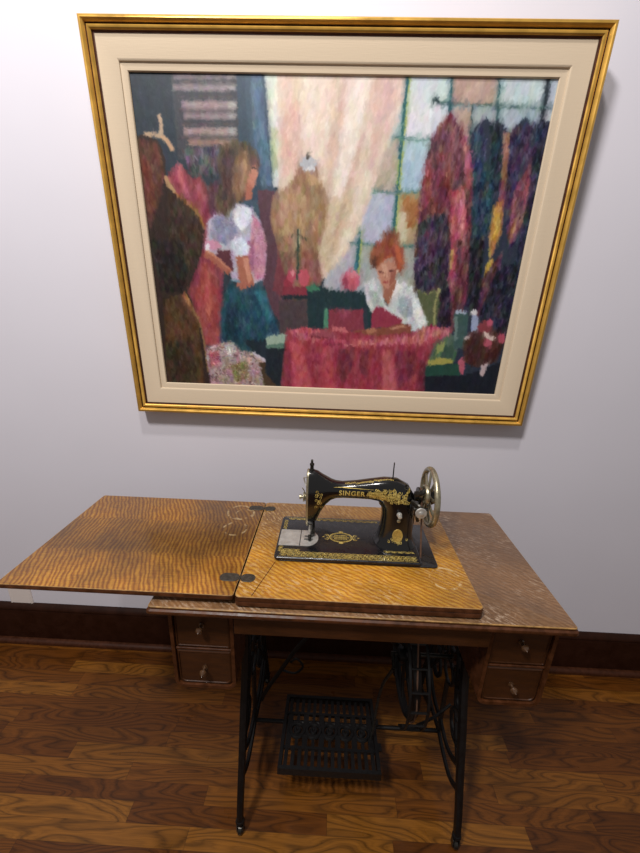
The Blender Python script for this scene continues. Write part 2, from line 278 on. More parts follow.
# the artwork: colour, brush handling and outline (per mille of the canvas) of every painted patch, back to front
ART = (
    "2c37420-72,-34,1087,-43,1333,1080,-231,1181;40424a0100,-1,265,-3,258,225,98,228;55505a2110,200,249,183,246,268,126,271;7c70766105,1,255,0,255,15,104,17;aaa6a66236,1,253,1,252,11,23"
    "5,11;9082886101,27,254,25,254,45,99,47;aaa6a66235,27,252,26,251,42,234,42;9c868a6120,69,253,67,252,91,118,92;aaa6a66233,69,250,68,250,87,233,87;9282866122,100,252,98,251,117,121,11"
    "9;aaa6a66232,100,249,100,249,113,232,113;a48a8a6120,139,251,137,250,159,118,161;aaa6a66231,139,248,138,248,155,230,155;9674686130,170,250,168,249,188,129,190;aaa6a66229,170,247,170"
    ",247,183,229,184;453f436118,20,250,19,249,27,118,28;453f436116,56,248,54,248,62,115,64;453f436113,92,247,90,247,99,112,101;453f436111,127,246,125,246,133,110,136;453f436108,162,245"
    ",160,245,169,107,171;3d54660255,-2,324,-3,335,168,342,298,368,463,331,667,245,670,260,169;4f6c861289,-3,313,-3,325,168,334,298,308,299,290,142;34485a0255,-2,272,-3,280,169,313,340,"
    "255,342;5c3c480297,311,339,310,387,462,389,811,308,668;e4cbb93348,-3,651,-6,649,58,628,152,593,295,560,441,524,519,477,584,374,630,350,298;ecd8c83408,-4,478,-5,474,166,457,249,410,"
    "194;e0b8ac3360,114,399,61,411,222,360,286;f0dfd23525,-5,576,-6,536,219,489,459,474,492,487,249;dfbcb03576,-6,637,-6,615,136,579,275,579,111;d8b8a63486,86,504,60,488,277,469,336;d6b"
    "da03469,336,545,305,532,458,488,577,464,525;eadbc43568,247,593,252,552,432,508,530,487,550,530,411;c9a98c3526,276,539,270,505,458,486,530;c8a8983503,10,498,192,502,193,507,10;c8a89"
    "83498,192,479,381,483,382,502,193;cfae9e3576,9,559,137,563,138,579,10;cfae9e3559,137,526,305,530,306,563,138;f6e9dc3553,34,540,164,546,165,558,35;f6e9dc3540,164,508,334,514,336,546"
    ",165;dfe2d41320,-3,351,-3,353,195,352,298,337,301,328,114;b5c1921330,136,348,135,350,246,337,252;8fa08a1325,12,331,141,335,141,328,12;8fa08a1331,141,337,281,341,280,335,141;b4c2ca3"
    "651,-6,1005,-10,1006,183,724,650,487,660,482,584,524,519,560,441,593,295,628,152,649,58;d0dade3653,-6,752,-7,766,155,653,157;dfe0e63667,71,741,57,722,151,659,152;b3cbdc3653,165,728"
    ",164,718,301,655,302;aac4dc3665,217,714,216,712,295,659,296;bfae9e3629,163,646,163,647,302,591,304,607,232;b4bad23592,315,645,314,652,463,567,466,553,457;b89f783653,314,719,312,717"
    ",461,660,463;a9703c3668,314,715,330,712,405,682,422;cfc4a43658,376,682,361,690,453,659,454;a8aeae3565,479,618,477,616,603,561,605;a6aaa23661,476,719,474,730,650,683,652;b6b6c03511,"
    "530,558,457,562,629,467,633,477,584;ba9a8e3756,-7,857,-8,863,66,758,67;c4a4983786,7,827,7,829,56,783,57;c2d2d83866,-8,974,-9,978,64,870,65;b4c4d03978,-9,1005,-10,1001,64,982,64;bc9"
    "c903766,77,813,76,823,186,791,128;9eaab03818,76,864,76,872,159,824,159;a8bac63871,76,975,74,976,157,884,158;a9b86a0652,-6,653,79,662,80,661,-5;a9b86a0653,79,651,176,661,177,662,80;"
    "a9b86a0651,177,652,347,662,348,661,177;a9b86a0652,347,653,454,663,455,662,348;2f676c0649,-7,649,78,657,79,657,-6;2f676c0649,78,648,176,656,176,657,79;2f676c0648,176,649,346,657,347"
    ",656,176;2f676c0649,346,649,453,658,454,657,347;2f60680750,-7,756,87,765,87,758,-7;3c60640859,-9,871,119,880,119,868,-8;2c34400971,-6,972,114,984,116,982,-4;a9b86a6633,164,730,165,"
    "729,154,632,153;2f676c6629,162,726,163,725,154,628,153;a9b86a6596,313,718,313,717,302,595,302;2f676c6592,311,713,311,713,302,591,302;a9b86a6542,474,611,475,611,463,542,462;a9b86a66"
    "11,475,728,478,728,465,611,463;2f676c6538,472,607,473,607,463,537,462;2f676c6607,473,724,476,723,465,607,463;a9b86a0563,420,561,572,571,573,574,420;2f676c0560,419,557,571,566,571,5"
    "69,419;8fb0500648,217,649,288,653,288,652,217;24494a6725,67,812,73,812,64,725,58;24494a6813,73,883,75,882,66,812,64;24494a6883,75,1012,77,1011,68,882,66;22383c0733,60,732,66,730,71"
    ",726,72,722,71,718,66,717,60,717,54,719,49,723,47,727,49,731,53;2b44480810,74,814,154,819,154,815,74;2b44480814,154,810,186,816,187,819,155;2b33460818,186,820,128,832,115,849,96,86"
    "6,117,880,101,906,137,918,121,941,92,964,115,984,99,1002,109,1023,999,733,950,730,650,788,481;343c582822,146,837,117,857,159,868,268,846,327;24404c2835,241,890,185,914,414,862,447;"
    "1f2c342857,122,884,111,912,267,901,325;3a2c482909,126,963,110,985,210,980,443,957,475,912,267;7a46562946,295,976,183,990,323,970,444,947,429;a060602973,280,985,210,998,367,982,428;"
    "8a4a582941,324,951,266,970,444,957,460;272a402968,115,1002,109,1006,538,985,639,980,294;54405a2950,144,962,131,971,211,961,238;9e6e5c2891,132,910,142,918,212,920,284,909,279,902,19"
    "8;7c4a502905,268,920,273,932,399,917,399;b98a442901,340,921,325,932,429,913,515,901,430;d2b0402908,515,924,502,927,574,917,615,905,592;caa03c2907,369,921,360,924,430,911,445;b08048"
    "2955,383,968,368,966,419,957,429;5a34422872,644,944,476,958,641,897,714;201f302841,448,891,431,909,677,870,715;1c1d2e2938,540,991,513,999,800,902,750;2b22382937,641,985,605,985,746"
    ",927,730;6d3a462763,85,776,102,796,128,819,176,833,227,853,416,872,644,852,752,807,754,727,685,713,468,711,307,715,227,723,159,736,127;7d45522761,113,788,139,808,187,799,270,763,25"
    "7,741,188;8e46482719,216,731,188,741,329,717,375,714,315;7a3a442751,243,779,228,791,373,750,374;b05e6a2799,155,820,186,832,241,832,298,814,228;3b30422714,396,785,364,804,481,825,71"
    "7,807,754,728,692,718,522;4a34502720,436,765,413,766,521,726,548;2c24342777,481,803,449,841,752,807,754;b04e602788,299,821,284,841,401,845,518,830,611,815,578,805,449;c86a742809,31"
    "3,822,298,836,402,826,448;c09a502806,480,816,474,819,545,812,552;a04a602810,562,828,551,830,618,819,619;5c2c3c2821,448,836,448,855,687,842,716;8a3546162,281,83,252,100,234,116,262,"
    "131,280,152,273,171,314,196,343,199,534,177,841,107,845,88,677;c06070189,246,105,237,114,301,122,345,102,316;a046581131,286,149,279,164,344,146,391;5a34401167,302,204,284,205,389,1"
    "67,390;a044441137,543,171,542,182,673,168,842,126,844,112,676;b858501144,570,158,576,156,710,138,729;33241e0-26,169,21,163,51,173,65,223,62,287,85,331,138,385,154,434,145,493,125,5"
    "57,90,645,110,709,125,805,135,1009,-17,1018;5c34261-1,174,50,179,61,264,41,347,5,442,1,395;6a362611,230,25,230,30,348,8,410;3c2a1e164,323,135,388,148,444,126,543,76,607,50,506;231c"
    "1812,475,86,472,95,571,73,649,15,644;54381f118,680,84,648,113,749,117,1002,2,1008;3a2a1c111,830,90,826,97,1011,2,1017;8c5f38261,290,82,331,89,326,68,285;8c5f38282,332,135,385,141,3"
    "78,88,325;8c5f382134,384,150,436,158,433,142,380;9a6b3e273,656,86,684,96,676,84,648;9a6b3e286,684,108,745,119,738,96,677;8a6a440111,743,122,810,127,808,116,741;8a6a440122,810,129,9"
    "52,135,950,127,808;b08a60055,278,63,307,74,302,65,273;b08a60064,309,79,327,87,318,73,300;b99c80057,106,60,130,69,128,66,104;b99c80060,129,58,159,67,159,69,129;b3977a018,166,46,166,"
    "47,153,19,154;b3977a044,165,61,173,67,162,50,154;c09874058,167,72,183,81,174,67,157;c09874071,181,82,206,92,200,81,175;9c765a1403,222,451,227,455,272,480,327,474,412,458,492,471,58"
    "5,418,772,354,794,349,596,346,486,328,401,334,328,376,297,396,262;b4906c1360,315,412,294,429,383,404,494,365,463,349,385;a986601425,302,464,322,461,413,441,461;7e5a4c1349,496,387,5"
    "11,383,665,351,666;8f5a501414,494,458,492,466,592,417,663;c29a740426,256,450,264,453,293,432,296;b8b9c20449,232,446,243,438,251,426,254,415,252,406,244,403,233,406,223,414,215,426,"
    "212,437,214,445,222;d6d6da0449,247,447,249,442,252,434,253,426,252,421,250,419,247,421,244,426,242,434,241,441,242,447,244;4c44440431,210,430,216,428,220,426,222,423,220,421,216,42"
    "1,211,421,205,423,201,425,199,428,201,430,205;4c3e420348,666,428,663,436,771,369,775,351,813;7a3a440349,502,371,595,366,665,332,631;b6aec04204,361,231,343,283,365,304,408,317,465,3"
    "16,536,309,594,284,609,219,601,210,540,150,506,161,412;8d8ca84178,399,222,379,241,435,212,484,163,463;c888a04280,384,304,414,319,471,309,591,281,599,272,498;a064804267,466,284,466,"
    "281,582,266,538;dfe2ee4244,357,281,365,280,402,252,441,231,404;5c2c380184,501,217,500,225,573,209,560,177,528;d6dcee4221,468,251,454,272,485,266,525,233,523;cd8ea80152,470,180,466,"
    "198,491,178,502,148,493;e4dce80163,492,162,499,159,504,156,506,152,504,150,499,150,493,151,486,154,481,157,479,160,481,163,486;a9604c0141,521,171,547,182,529,153,504;a9604c0170,547"
    ",208,583,220,565,182,529;c47e620151,505,181,531,184,525,155,500;c47e620180,530,213,566,217,561,184,525;ae66500233,519,266,515,273,565,281,613,297,647,274,651,252,628,240,642,224,62"
    "9,239,593;cf8a700252,525,266,522,275,599,264,613;1f4b5e1213,605,246,635,284,612,309,622,325,685,351,783,348,891,305,901,239,865,174,845,180,716,200,637;2c6e841280,633,309,632,331,7"
    "32,319,758,297,686;1738481198,690,234,671,228,839,186,841;1d2c380241,819,354,805,366,1013,304,1016,293,902;6890a00215,606,241,608,242,599,217,597;5c46361196,226,208,192,239,173,277"
    ",177,302,210,304,247,280,259,282,311,263,342,244,348,216,392,189,380,186,344,201,290;8c6c501243,225,274,197,272,297,244,354,235,313;4a3a341218,198,244,192,229,313,196,359,205,269;a"
    "482601261,219,279,225,272,268,258,312;c4806a0281,245,296,236,301,258,295,282,287,308,276,317,272,282;b06a540272,288,285,305,281,341,263,342;4534300283,250,301,253,302,247,284,244;a"
    "88a8c5128,851,162,838,205,820,234,858,276,863,305,893,310,999,135,1009;cdc8c45186,841,214,828,221,866,196,883;b8606c5136,871,167,861,171,909,139,926;8a7a585201,919,251,896,255,969,"
    "211,988;c4a0a45239,881,287,886,268,944;4a38280287,902,317,901,390,949,384,1003,304,1008;cac2d00267,868,309,905,314,897,272,859;cac2d00310,906,346,928,349,918,313,896;8a6c4c0346,928"
    ",388,958,392,949,349,919;8a6c4c0389,948,340,967,342,977,391,958;c49a6c0396,949,396,953,393,956,390,957,387,956,385,954,384,950,385,945,387,942,390,941,393,942,395,945;35463a0399,42"
    "4,398,594,405,594,406,424;c0b88c0404,424,404,478,408,478,407,424;4a4a3a0377,455,404,445,402,440,376,451;4a4a3a0402,445,426,463,429,459,404,441;9c34460391,608,389,624,384,636,377,64"
    "0,370,636,365,625,363,609,365,594,370,582,377,578,384,582,389,593;8a30400360,616,447,613,439,648,360,651;c04a600397,577,396,589,391,598,385,602,379,599,374,590,372,578,374,566,379,"
    "557,385,554,391,557,396,565;c854640435,583,433,598,427,610,419,614,410,610,404,599,402,584,404,569,410,557,418,553,426,557,433,567;e08a900392,567,392,574,390,579,388,581,386,579,38"
    "4,574,383,568,384,561,385,556,388,554,390,556,391,561;1d363c0427,624,449,606,500,625,584,625,616,613,628,751,605,752,598,684,491,681,482,762,433,764;3c7a5c0424,614,449,603,467,626,"
    "433,634;3f7a5e0605,617,619,613,630,740,619,748;4f8c700477,689,488,689,491,761,476,762;1e2a320354,648,428,645,428,659,360,662;8c34460491,692,587,688,595,768,491,773;a044561503,692,5"
    "65,689,533,730;c85a701576,587,573,606,564,620,550,626,536,622,526,608,521,590,524,571,533,557,547,551,561,556,571,569;e080900567,567,565,574,561,579,554,581,547,580,542,575,539,569"
    ",541,562,546,557,553,555,559,556,565,561;a040580541,599,540,609,538,617,533,620,529,617,526,610,524,600,525,589,528,582,532,579,536,581,539,589;3a7c8a0556,527,554,554,562,555,563,5"
    "28;5a62420732,615,760,625,775,607,794,613,800,740,755,742;9c9a620787,619,782,654,788,656,792,621;9c9a620782,655,788,736,794,736,788,655;a09c680797,616,797,621,794,625,790,627,786,6"
    "26,783,622,781,617,782,612,784,608,788,606,792,608,796,611;8a8c580731,614,760,630,761,626,732,610;8a8c580762,630,777,619,775,615,759,626;d5dade4582,597,611,576,628,620,654,674,671,"
    "580,691,586,717,602,741,650,773,730,762,760,732,769,715,736,693,745,623,719,597,670;a7b3ba4684,638,718,644,729,707,707,715,683,687;b2beb84595,628,619,620,643,675,628,704;f0f2f44719"
    ",651,735,650,765,734,750,749,729,703;f2f0ee0658,653,675,590,689,597,678,624;a86a520635,606,671,570,673,597,656,671,643,647;9a30480626,676,643,682,679,709,700,722,693,745,614,756,61"
    "1,705;8e4c3a0600,760,662,750,695,734,727,743,729,772,697,789,628,800,556,811,552,785,569,765;b874580597,760,625,751,632,770,604,778;c084680662,753,704,740,716,747,677,760;c4866e061"
    "3,523,664,521,674,550,669,587,652,615,638,609,622,579;d8a0880627,535,643,531,649,571,639,578;a4604e0656,551,671,544,667,587,654,605;9648301594,527,595,494,609,465,629,448,664,447,6"
    "82,478,691,523,689,560,675,557,667,524,647,512,627,525,617,546,606,543;8c452e1670,441,667,451,660,459,649,462,637,459,629,452,625,442,627,432,635,424,646,421,657,423,666,431;c4623e"
    "0657,466,671,472,686,523,679,543,665,498;b4583a0631,506,657,498,653,511,627,525;5c34260599,513,612,506,615,546,604,546;6a3a280644,432,643,435,641,438,637,439,633,438,630,436,628,43"
    "3,629,429,632,427,636,426,640,427,643,429;5c2c280623,558,637,560,637,556,624,553;5c2c280651,557,664,553,663,548,650,552;a040400637,594,651,594,650,589,637,589;9a5a480641,558,640,57"
    "8,643,578,644,558;f4ead80677,553,677,555,676,556,675,557,674,556,673,555,672,554,672,552,673,551,674,550,676,551,677,552;a4384a1369,775,418,761,491,765,549,770,627,785,729,769,783,"
    "737,846,748,841,778,798,806,786,884,796,1012,350,1013;c65c662374,774,435,760,506,783,551,811,472,811,407,810;c4626c2550,796,637,799,735,776,783,740,843,749,832,779,795,803,696,815,"
    "595,824;d074782761,749,835,753,820,768,759,786;c4505a1383,819,413,810,446,999,391,1007;b844521472,819,501,825,513,1000,477,1002;7a2a3c1520,843,572,833,569,899,543,981,523,942;7c2c4"
    "01584,840,613,838,614,957,589,926;7a2a3c1718,841,752,831,750,933,729,967;6e28381761,869,782,876,792,1004,768,1006;c45e661649,844,677,835,708,1001,666,1003;84304a1692,842,709,841,72"
    "7,983,709,984;8a30441369,851,384,850,378,1003,357,1005;a048580442,786,482,766,517,779,506,798,460,804;d06a700499,754,540,759,552,777,505,772;7c2c3c0496,828,537,822,536,817,495,822;"
    "7c2c3c0536,822,571,836,573,830,537,817;7c2c3c0436,797,506,805,507,799,436,791;dc84840537,826,629,818,629,812,536,820;9cb6a00309,808,324,792,372,789,363,824,312,834;5c80700309,834,3"
    "63,824,363,843,309,846;1c26300309,846,363,843,350,1013,305,942;4c6a541798,806,842,767,867,807,866,872,785,876;98a05c0808,813,828,790,832,827,806,852;3a56480830,809,858,807,859,864,"
    "819,866;a8a24c0787,868,818,859,859,864,861,880,787,892;1f4a3e0781,892,884,879,890,925,786,939;141a280785,935,902,925,1003,864,1008,1016,790,1013;3c5a580842,691,880,686,894,817,855,"
    "826;6a84800843,702,854,701,862,788,854,796;a4b2c80843,680,876,679,878,693,845,694;9aa8ca0892,699,898,681,912,702,916,749,898,761;dcdce00907,685,906,690,903,694,898,696,892,694,887,"
    "691,885,686,886,680,889,676,895,675,900,676,905,679;2c34440883,672,883,677,880,681,877,682,872,681,869,677,867,672,867,667,870,663,874,661,878,663,882,666;4a26221879,787,892,761,92"
    "4,748,950,733,987,760,996,800,986,865,932,892,889,871;8c3c440911,735,925,712,953,718,953,754,926,763;c4566c0955,722,955,729,952,734,947,736,942,735,938,730,936,723,936,715,939,710,"
    "943,708,948,710,952,715;bc54680962,798,962,808,959,815,953,817,947,815,942,809,940,799,940,790,943,783,948,780,954,783,959,789;b84c600998,778,998,789,996,797,990,801,984,798,979,79"
    "0,976,779,976,768,979,760,984,757,990,759,995,767;dcc0b80930,752,948,762,973,776,964,791,939,777;c0b0b00880,780,901,764,897,779,880,795;c8b0b40943,883,967,870,961,890,955,930,945,9"
    "22;c05a700872,871,886,848,897,886,896,925,886,918")
def paint_artwork(data, W, H, seed=5):
    """lay in flat shapes, then go over them with short bristle strokes; returns HxWx3 sRGB"""
    rng = np.random.default_rng(seed)
    def smooth(n, m):
        g = rng.random((n, m)); yy = np.linspace(0, n-1.001, H); xx = np.linspace(0, m-1.001, W)
        y0 = yy.astype(int); x0 = xx.astype(int); fy = (yy-y0)[:, None]; fx = (xx-x0)[None, :]
        fy = fy*fy*(3-2*fy); fx = fx*fx*(3-2*fx)
        a = g[y0][:, x0]; b = g[y0][:, x0+1]; c = g[y0+1][:, x0]; d = g[y0+1][:, x0+1]
        return a*(1-fy)*(1-fx)+b*(1-fy)*fx+c*fy*(1-fx)+d*fy*fx
    Y, X = np.mgrid[0:H, 0:W].astype(float)
    X = X/W*1000; Y = Y/H*1000
    WX = X+(smooth(110, 140)-.5)*3; WY = Y+(smooth(70, 150)-.5)*5
    im = np.zeros((H, W, 3)); st = np.zeros((H, W), int)
    for item in data.split(';'):
        c = [int(item[k:k+2], 16)/255 for k in (0, 2, 4)]; s = int(item[6])
        p = np.array([float(v) for v in item[7:].split(',')]).reshape(-1, 2)
        x0, y0 = (p.min(0)-8); x1, y1 = (p.max(0)+8)
        i0 = int(max(0, y0/1000*H)); i1 = int(min(H, y1/1000*H+1)); j0 = int(max(0, x0/1000*W)); j1 = int(min(W, x1/1000*W+1))
        if i1 <= i0 or j1 <= j0: continue
        x = WX[i0:i1, j0:j1]; y = WY[i0:i1, j0:j1]; ins = np.zeros(x.shape, bool)
        for a, b in zip(p, np.roll(p, -1, 0)):
            if a[1] == b[1]: continue
            ins ^= ((a[1] > y) != (b[1] > y)) & (x < (b[0]-a[0])*(y-a[1])/(b[1]-a[1])+a[0])
        im[i0:i1, j0:j1][ins] = c; st[i0:i1, j0:j1][ins] = s
    soft = im
    for k in range(16):
        pd = np.pad(soft, ((1, 1), (1, 1), (0, 0)), mode='edge'); soft = .2*(soft+pd[:-2, 1:-1]+pd[2:, 1:-1]+pd[1:-1, :-2]+pd[1:-1, 2:])
        if k == 1: fine = soft
        if k == 5: mid = soft
    s3 = st[..., None]; im = np.where(s3 == 0, fine, np.where((s3 == 1) | (s3 == 3) | (s3 == 6), soft, mid)); im = im*.9+im.mean(2, keepdims=True)*.1
    amp = np.array([.03, .10, .17, .07, .10, .14, .06])[st]
    im = np.clip(im+((smooth(60, 150)-.5)*amp)[..., None]*1.1+np.stack([smooth(40, 90)-.5 for _ in range(3)], -1)*amp[..., None]*.7, 0, 1)
    out = im.copy()
    # (length, width, tint jitter, angle from vertical, angle spread) for the seven ways of handling
    sty = [(7, 1.5, .014, 0, .5), (12, 2.2, .022, 0, .3), (12, 2.2, .045, 0, .3), (14, 2.6, .018, .3, .4), (7, 1.7, .045, .5, 1.2), (9, 1.8, .10, 0, 3), (9, 1.4, .035, 1.57, .15)]
    for n in range(26000):
        cy = rng.integers(0, H); cx = rng.integers(0, W); L, w, j, an, sp = sty[st[cy, cx]]
        if n > 14000: L *= .7; w *= .75
        t = an+rng.normal()*sp; L *= .6+.8*rng.random()
        dx, dy = -np.sin(t), np.cos(t); r = int(L/2+w+1)
        i0, i1, j0, j1 = max(0, cy-r), min(H, cy+r+1), max(0, cx-r), min(W, cx+r+1)
        yy = np.arange(i0, i1)[:, None]-cy; xx = np.arange(j0, j1)[None, :]-cx
        al = xx*dx+yy*dy; ac = xx*dy-yy*dx
        m = np.clip(1-np.maximum(np.abs(al)/(L/2), np.abs(ac)/w)**3, 0, 1)*(.72+.12*np.cos(ac*3))
        col = im[cy, cx]+rng.normal()*j+rng.normal(size=3)*j*.3
        out[i0:i1, j0:j1] = out[i0:i1, j0:j1]*(1-m[..., None])+col*m[..., None]
    out += (rng.random((H, W, 1))-.5)*.015
    return np.clip(out, 0, 1)
art = paint_artwork(ART, PWD, PHT)*.94
lin = np.where(art <= .04045, art/12.92, ((art+.055)/1.055)**2.4)
cx0, cx1, ch0, ch1 = X0+.0935, X1-.0935, .0935, HT-.0935
us = np.linspace(cx0, cx1, PWD); hs = np.linspace(ch1, ch0, PHT)
XX, HH = np.meshgrid(us, hs); d0 = .0065
vv = np.stack([XX, -.004-d0*math.cos(ta)-HH*math.sin(ta), ZB+HH*math.cos(ta)-d0*math.sin(ta)], -1).reshape(-1, 3)
oc = np.array([(cx0+cx1)/2, float(vv[:, 1].mean()), float(vv[:, 2].mean())])
idx = np.arange(PWD*PHT).reshape(PHT, PWD); q = np.stack([idx[:-1, :-1], idx[1:, :-1], idx[1:, 1:], idx[:-1, 1:]], -1).reshape(-1, 4)
me = bpy.data.meshes.new('canvas'); me.vertices.add(len(vv)); me.vertices.foreach_set('co', (vv-oc).astype('f').ravel())
me.loops.add(q.size); me.loops.foreach_set('vertex_index', q.ravel().astype('i'))
me.polygons.add(len(q)); me.polygons.foreach_set('loop_start', np.arange(0, q.size, 4).astype('i')); me.update(calc_edges=True)
ca = me.color_attributes.new('paint', 'FLOAT_COLOR', 'POINT'); ca.data.foreach_set('color', np.concatenate([lin.reshape(-1, 3), np.ones((len(vv), 1))], 1).astype('f').ravel())
me.materials.append(MT['oil']); o = bpy.data.objects.new('canvas', me); S.collection.objects.link(o); o.parent = root; o.location = Vector([float(k) for k in oc])-ORG[root]
o['label'] = 'painted canvas of a seamstress at a red draped table, a girl and dress forms'
bm = B(); b0 = [PW(x, h, d) for d in (.0005, .0055) for x, h in ((cx0, ch0), (cx1, ch0), (cx1, ch1), (cx0, ch1))]
loft(bm, [b0[:4], b0[4:]]); obj('backing_board', bm, 'edge', root, smooth=0)

# ============================================================ OUTLET COVER
bm = B(); prf = [(-.0, 0), (-.003, .0), (-.006, .003), (-.0065, .006), (-.0045, .0085)]
loft(bm, [[(x, y, z) for x, z in ((-1.352+i, .175+i), (-1.260-i, .175+i), (-1.260-i, .31-i), (-1.352+i, .31-i))] for y, i in prf])
obj('blank_wall_plate', bm, 'plastic', None, 'white plastic wall plate just above the dark baseboard, under the open table leaf', cat='wall plate')

# ============================================================ TREADLE TABLE
T = empty('treadle_sewing_table', (0, -.35, 0), 'antique oak treadle sewing table with open leaf, small drawers and black cast iron legs', 'table')
XL, XR, YF, YB, H = -.4530, .4250, -.5750, -.1310, .7640
bm = B(); slab(bm, XL, XR, YF, YB, [(.006, H), (.0045, H-.001), (.0042, H-.0022), (.0048, H-.0065), (.001, H-.009), (0, H-.014), (.0015, H-.0175), (.005, H-.020)], .009, mi=[1, 1, 2, 2, 2, 2, 0])
# top cap carries the oak figure
for f in bm.faces:
    if len(f.verts) > 4: f.material_index = 0
obj('tabletop', bm, ['top', 'worn', 'edge'], T)
LX0, LX1, LY0, LY1, ZL = -.2710, .2345, -.5620, -.1760, .7908
bm = B(); slab(bm, LX0, LX1, LY0, LY1, [(.0022, ZL), (.0008, ZL-.0006), (0, ZL-.003), (0, ZL-.010), (.0012, ZL-.0115), (.0, ZL-.0145), (.0, ZL-.022), (.005, H+.0003)], .010, mi=[1, 2, 2, 2, 2, 2, 2])
for f in bm.faces:
    if len(f.verts) > 4: f.material_index = 0
obj('lid_panel', bm, ['lid', 'worn', 'edge'], T)
bm = B()
pts = [Vector((-.236, -.5575, ZL+.0002)), Vector((-.2035, -.447, ZL+.0002))]; dd = (pts[1]-pts[0]).normalized(); sd = Vector((-dd.y, dd.x, 0))*.0007
loft(bm, [[pts[0]+sd, pts[1]+sd, pts[1]-sd, pts[0]-sd], [p+Vector((0, 0, .0002)) for p in (pts[0]+sd, pts[1]+sd, pts[1]-sd, pts[0]-sd)]])
obj('lid_seam', bm, 'giltdark', T)
bm = B(); slab(bm, -.7710, -.2730, -.5600, -.1775, [(.0018, ZL), (.0006, ZL-.0005), (0, ZL-.002), (0, ZL-.009), (.003, ZL-.013)], .006, mi=[1, 2, 2, 2])
for f in bm.faces:
    if len(f.verts) > 4: f.material_index = 0
obj('folding_leaf', bm, ['leaf', 'worn', 'edge'], T, label='golden striped oak leaf folded out to the left')
for yy in (-.506, -.214):
    bm = B(); slab(bm, -.316, -.2728, yy-.0125, yy+.0125, [(.0004, ZL+.0011), (0, ZL+.0007), (0, ZL-.0005)], .0124)
    slab(bm, -.2703, -.2385, yy-.0125, yy+.0125, [(.0004, ZL+.0011), (0, ZL+.0007), (0, ZL-.0005)], .0115)
    lathe(bm, (-.2716, yy-.0115, ZL+.0003), (0, 1, 0), [(0, .0015), (.023, .0015)], 10)
    for sx in (-.305, -.285, -.252): lathe(bm, (sx, yy, ZL+.001), (0, 0, 1), [(0, .0028), (.0004, .0026), (.0006, .001)], 12)
    obj('leaf_hinge', bm, 'hinge', T)
# apron rails and the box the machine sinks into
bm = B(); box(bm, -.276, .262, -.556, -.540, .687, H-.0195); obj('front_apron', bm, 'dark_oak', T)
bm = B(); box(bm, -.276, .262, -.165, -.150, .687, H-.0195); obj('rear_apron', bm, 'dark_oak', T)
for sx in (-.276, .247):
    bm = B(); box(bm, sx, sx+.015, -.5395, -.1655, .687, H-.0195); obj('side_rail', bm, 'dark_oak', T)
# drawer boxes
for (a, b) in ((-.427, -.284), (.272, .4155)):
    zt, zb, yf, yb, r = H-.0195, .497, -.535, -.185, .022
    def U(i, y):
        P = [(b-i, y, zt)]; 
        for cx, s0 in ((b-r, 0), (a+r, -90)):
            for k in range(7):
                t = math.radians(s0-90*k/6); P.append((cx+(r-i)*math.cos(t), y, zb+r+(r-i)*math.sin(t)))
        P.append((a+i, y, zt)); return P
    bm = B(); tt = .008; A0 = U(0, yf); A1 = U(tt, yf); C0 = U(0, yb); C1 = U(tt, yb)
    A0b = [(p[0], yf+.002, p[2]) for p in U(-.0, yf)]
    loft(bm, [A0, C0, C1, A1, A0], close=False, caps=False)
    bx = obj('drawer_case', bm, ['edge'], T)
    bm = B(); box(bm, a+tt, b-tt, yf+.003, yf+.012, .608, .614, .001); obj('drawer_divider', bm, 'edge', bx)
    bm = B(); box(bm, a+tt, b-tt, yb-.008, yb, .505, zt, .001); obj('back_panel', bm, 'dark_oak', bx)
    for (z0, z1) in ((.6155, zt-.001), (.5065, .6065)):
        bm = B(); rr = .012 if z0 < .6 else .002
        rg = []
        for ins, y in ((.0, yf+.30), (.0, yf+.006), (.0015, yf+.0045), (.005, yf+.0035), (.0055, yf+.0055), (.02, yf+.0055)):
            P = []
            for cx, cz, s0, r2 in ((b-tt-.001-ins, z1-ins, 0, .001), (a+tt+.001+ins, z1-ins, 90, .001), (a+tt+.001+ins, z0+ins, 180, rr), (b-tt-.001-ins, z0+ins, 270, rr)):
                sx = -1 if s0 in (0, 270) else 1; sz = -1 if s0 < 180 else 1
                for k in range(5):
                    t = math.radians(s0+90*k/4); P.append((cx+sx*r2+r2*math.cos(t), y, cz+sz*r2+r2*math.sin(t)))
            rg.append(P)
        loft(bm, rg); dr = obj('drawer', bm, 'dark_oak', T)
        bm = B(); lathe(bm, ((a+b)/2, yf+.0055, (z0+z1)/2), (0, -1, 0), [(0, .006), (.002, .0065), (.003, .004), (.009, .003), (.011, .006), (.015, .0082), (.019, .0070), (.021, .003), (.0255, .0005)], 20)
        obj('knob', bm, 'brassknob', dr, label='small turned dark wood knob')
